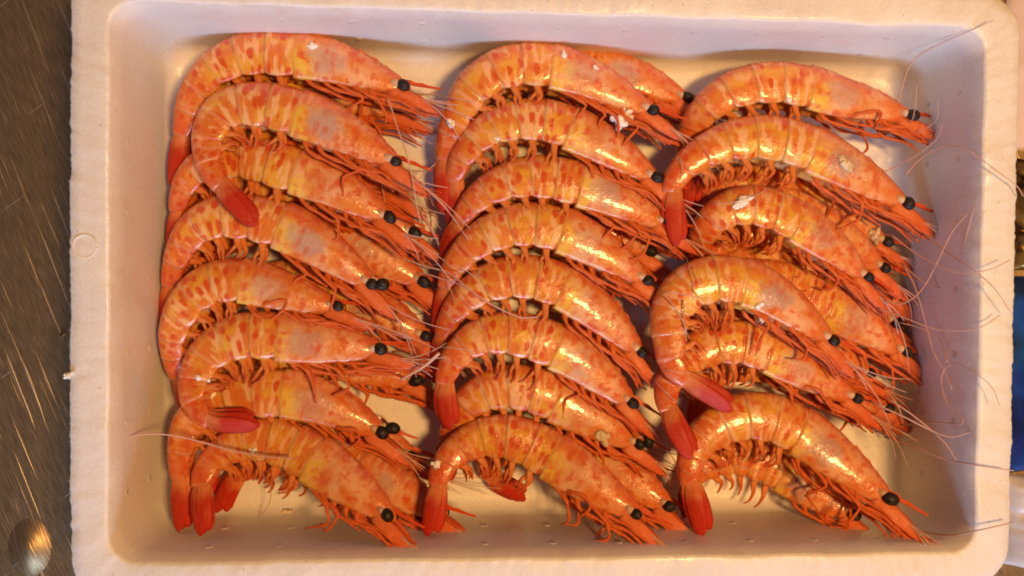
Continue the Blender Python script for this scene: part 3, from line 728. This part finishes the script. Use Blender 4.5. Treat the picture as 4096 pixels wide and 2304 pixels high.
# short generic feelers curling from every head
for key, p in PR.items():
    for q in range(4):
        rg = p.rg
        x0 = np.array(p.loc(-.05, -.02, .012))
        F_ = -p.frame(0)[1]; D_ = p.frame(0)[2]
        ln = rg.uniform(.014, .040); bend = rg.uniform(-.55, .40)
        P = []
        for i in range(5):
            f = i / 4
            pt = x0 + F_ * ln * f + D_ * ln * bend * f * f
            P.append((pt[0], pt[1], max(.001, pt[2] + .003 * math.sin(3 * f) - .002 * f)))
        Q, _ = spline(P, 14)
        v, f, a = tube(Q, [.00032 - .00018 * i / 13 for i in range(14)], 5)
        mesh_obj('whisker', v, f, M_WHISK, p.root, attr=a)

rw = random.Random(21)
for key in list(PR):
    if key[0] != 'u' or key[1] == 3: continue
    x0, y0 = UP[key[1:]]['pts'][0]; x1, y1 = UP[key[1:]]['pts'][1]
    a = math.atan2(y0 - y1, x0 - x1) + rw.uniform(-.25, .25)
    for q in range(2):
        st = rw.uniform(28, 55); cv = rw.uniform(-.16, .16); x, y = x0 + 60 * math.cos(a), y0 + 60 * math.sin(a) + rw.uniform(0, 30)
        pts = [(x, y)]; aa = a + rw.uniform(-.3, .3)
        for i in range(rw.randint(3, 8)):
            aa += cv + rw.uniform(-.08, .08); x += st * math.cos(aa); y += st * math.sin(aa)
            if y > 2120: break
            pts.append((x, y))
        if len(pts) > 2: whisker(key, pts, None, .0003, .00018)

# ------------------------------------------------------------------ crumbs
def crumb(px, py, size, label, mat=M_CRUMB, asp=1.0, ang=0.0, seed=0, name='crumb', z=None):
    h = hit(px, py) if z is None else at(px, py, z)
    mpp = (CAM.z - h.z) / FPX
    r = size * mpp / 2 * 1.35
    V, F = [], []
    nu, nv = 10, 7
    rc = random.Random(seed * 7 + 1)
    for g_ in range(1 if size < 20 else (4 if size < 40 else 7)):
        gx, gy = (0, 0) if g_ == 0 else (rc.uniform(-.75, .75) * r, rc.uniform(-.75, .75) * r)
        gr = r * (.62 if g_ == 0 else rc.uniform(.28, .5)); n0 = len(V)
        for i in range(nv + 1):
            ph_ = math.pi * i / nv
            for j in range(nu):
                th = 2 * math.pi * j / nu
                d = Vector((math.sin(ph_) * math.cos(th), math.sin(ph_) * math.sin(th), math.cos(ph_)))
                q = 1 + .7 * noise.noise(d * 1.7 + Vector((seed * 3.1 + g_, 0, 0))) + .35 * noise.noise(d * 4 + Vector((seed, 4 + g_, 0)))
                x, y = (gx + d.x * gr * q) * asp, gy + d.y * gr * q
                V.append((h.x + x * math.cos(ang) - y * math.sin(ang), h.y + x * math.sin(ang) + y * math.cos(ang), h.z + d.z * gr * q * .6 + r * .05))
        for i in range(nv):
            for j in range(nu): F.append((n0 + i * nu + j, n0 + (i + 1) * nu + j, n0 + (i + 1) * nu + (j + 1) % nu, n0 + i * nu + (j + 1) % nu))
    o = mesh_obj(name, V, F, mat, loc=h)
    tag(o, label, 'crumb', 'white crumbs on the prawns and tray')
CR = [(1808, 497, 34, 'white crumb on the tail end of the first middle row prawn', M_CRUMB, 1.0, 0),
      (2478, 482, 52, 'large white crumb below the head of the first middle row prawn', M_CRUMB, 1.2, .5),
      (2508, 452, 34, 'tiny white crumb on the cheek of first middle row prawn', M_CRUMB, 1, 0), (2380, 268, 22, 'tiny white crumb on the back of first middle row carapace', M_CRUMB, 1, 0), (2256, 222, 30, 'tiny white crumb at the shoulder of first middle row prawn', M_CRUMB, 1, 0), (2112, 384, 32, 'tiny white crumb between first and second middle row prawns', M_CRUMB, 1.3, .2),
      (1990, 555, 20, 'tiny white crumb on the belly edge of second middle row prawn', M_CRUMB, 1, 0), (3381, 500, 24, 'tiny white crumb under the head of first blue bag side prawn', M_CRUMB, 1, 0), (1247, 188, 28, 'tiny white crumb on the back of first counter side prawn', M_CRUMB, 1, 0), (1504, 378, 18, 'tiny white crumb on the cheek of first counter side prawn', M_CRUMB, 1, 0),
      (3034, 1225, 28, 'tiny white crumb on the grey patch of fourth blue bag side prawn', M_CRUMB, 1, 0), (3040, 1272, 34, 'tiny white crumb below the grey patch of fourth blue bag side prawn', M_CRUMB, .8, 0), (3492, 942, 58, 'big cream crumb beside the black eye of a half buried prawn', M_ROE, .75, -.3),
      (850, 1578, 30, 'long white crumb on the prawn with its tail curled sideways', M_CRUMB, 2.0, 1.4), (795, 1511, 24, 'tiny white crumb on the flank of sixth counter side prawn', M_CRUMB, 1, 0), (834, 1520, 18, 'tiny white crumb near two others on sixth counter side prawn', M_CRUMB, 1, 0),
      (660, 995, 34, 'cream crumb pressed between a prawn tail and the tray wall', M_ROE, 1.8, 1.45), (1747, 1857, 34, 'white crumb on the back of the eighth middle row prawn', M_CRUMB, 1.1, .4),
      (2612, 970, 28, 'tiny white crumb by the snout of third middle row prawn', M_CRUMB, 1, 0), (1011, 1804, 24, 'tiny white crumb on the flank of eighth counter side prawn', M_CRUMB, 1, 0), (2408, 1746, 62, 'crusty cream patch on the head of the seventh middle row prawn', M_ROE, .8, .4),
      (2505, 917, 30, 'tiny white crumb streak on the lower head of third middle row prawn', M_CRUMB, 2.2, -.4), (2970, 805, 40, 'white smear on the arched back of the third blue plastic side prawn', M_CRUMB, 1.6, .1),
      (2960, 448, 20, 'tiny white crumb on the flank of first blue bag side prawn', M_CRUMB, 1, 0), (3385, 655, 44, 'pale crumbly patch on the carapace of the second blue plastic side prawn', M_ROE, 1.6, -.5),
      (1516, 1672, 18, 'tiny white crumb on the head of seventh counter side prawn', M_CRUMB, 1, 0), (1130, 330, 14, 'tiny white crumb under the belly of first counter side prawn', M_CRUMB, 1, 0), (3160, 400, 22, 'tiny white crumb on the belly edge of first blue bag side prawn', M_CRUMB, 1, 0)]
for i, (x, y, s_, lab, mt, asp, ang) in enumerate(CR): crumb(x, y, s_, lab, mt, asp, ang, i, z=.0255 if i in (1, 2) else None)   # two cling to the leg bundle
crumb(275, 1502, 28, 'loose white foam crumb on the outer edge of the tray rim', M_CRUMB, 1, 0, 40, z=.0566)
crumb(252, 1338, 18, 'tiny golden crumb on the steel counter against the tray', M_GOLD, 1.3, .5, 41, z=ZT + .001)
crumb(1150, 2048, 22, 'small brown scrap lying on the bare tray floor', M_ROE, 1.5, .6, 42)

# ------------------------------------------------------------------ things around the tray
def lump(name, label, cat, x0, y0, x1, y1, ht, mat, seed, rough=.35, nx=26, ny=40):
    """crumpled soft thing lying on the counter, closed underneath"""
    a, b = at(x0, y0, ZT), at(x1, y1, ZT)
    V, F = [], []
    for j in range(ny):
        for i in range(nx):
            u, v = i / (nx - 1), j / (ny - 1)
            x = a.x + (b.x - a.x) * u; y = a.y + (b.y - a.y) * v
            e = min(1, min(u, 1 - u) * 6) * min(1, min(v, 1 - v) * 7)
            n1 = abs(noise.noise(Vector((x * 60 + seed, y * 60, seed)))) + .5 * abs(noise.noise(Vector((x * 150, y * 150 + seed, 2))))
            wob = .004 * noise.noise(Vector((x * 50, y * 50, seed + 9)))
            V.append((x + wob, y - wob, ZT + .001 + ht * (e ** .5) * (1 - rough + rough * n1 * 1.6)))
    for j in range(ny - 1):
        for i in range(nx - 1): F.append((j * nx + i, (j + 1) * nx + i, (j + 1) * nx + i + 1, j * nx + i + 1))
    n0 = len(V)
    rim = [i for i in range(nx)] + [j * nx + nx - 1 for j in range(1, ny)] + [(ny - 1) * nx + i for i in range(nx - 2, -1, -1)] + [j * nx for j in range(ny - 2, 0, -1)]
    for i in rim: V.append((V[i][0], V[i][1], ZT + .0005))
    for k in range(len(rim)):
        k2 = (k + 1) % len(rim); F.append((rim[k], rim[k2], n0 + k2, n0 + k))
    F.append(tuple(range(n0, n0 + len(rim))))
    o = mesh_obj(name, V, F, mat, loc=((a.x + b.x) / 2, (a.y + b.y) / 2, ZT))
    tag(o, label, cat)
    return o
lump('plastic_bag', 'blue plastic bag lying on the counter beside the tray', 'bag', 4035, 1090, 4700, 1880, .022, M_BLUE, 3)
lump('plastic_film', 'crumpled white plastic film beside the corner of the tray', 'plastic film', 4010, 1900, 4600, 2250, .020, M_WHITEBAG, 8, .6)
lump('foil_wrapper', 'dark gold foil wrapper showing past the tray rim', 'wrapper', 4040, 640, 4560, 1075, .016, M_GOLD, 5, .7)
lump('paper_sheet', 'pink paper sheet lying past the tray corner', 'paper', 4030, -160, 4560, 620, .004, M_PINK, 12, .3)
# low dome pressed in the counter steel
kc = at(118, 2190, ZT)
V, F = [], []
prof = [(.0150 * (1 - k / 12) + .0001, .0036 * (.5 - .5 * math.cos(math.pi * k / 12)) - .0004) for k in range(13)]
for r, z in prof:
    for j in range(32):
        a = 2 * math.pi * j / 32; V.append((kc.x + r * math.cos(a) * .82, kc.y + r * math.sin(a) * 1.15, ZT + z))
for i in range(len(prof) - 1):
    for j in range(32): F.append((i * 32 + j, i * 32 + (j + 1) % 32, (i + 1) * 32 + (j + 1) % 32, (i + 1) * 32 + j))
F.append(tuple((len(prof) - 1) * 32 + j for j in range(32))); F.append(tuple(range(31, -1, -1)))
tag(mesh_obj('steel_dome', V, F, M_STEEL, loc=(kc.x, kc.y, ZT)), 'low rounded dome pressed in the steel counter, catching the lamp', 'steel dome')
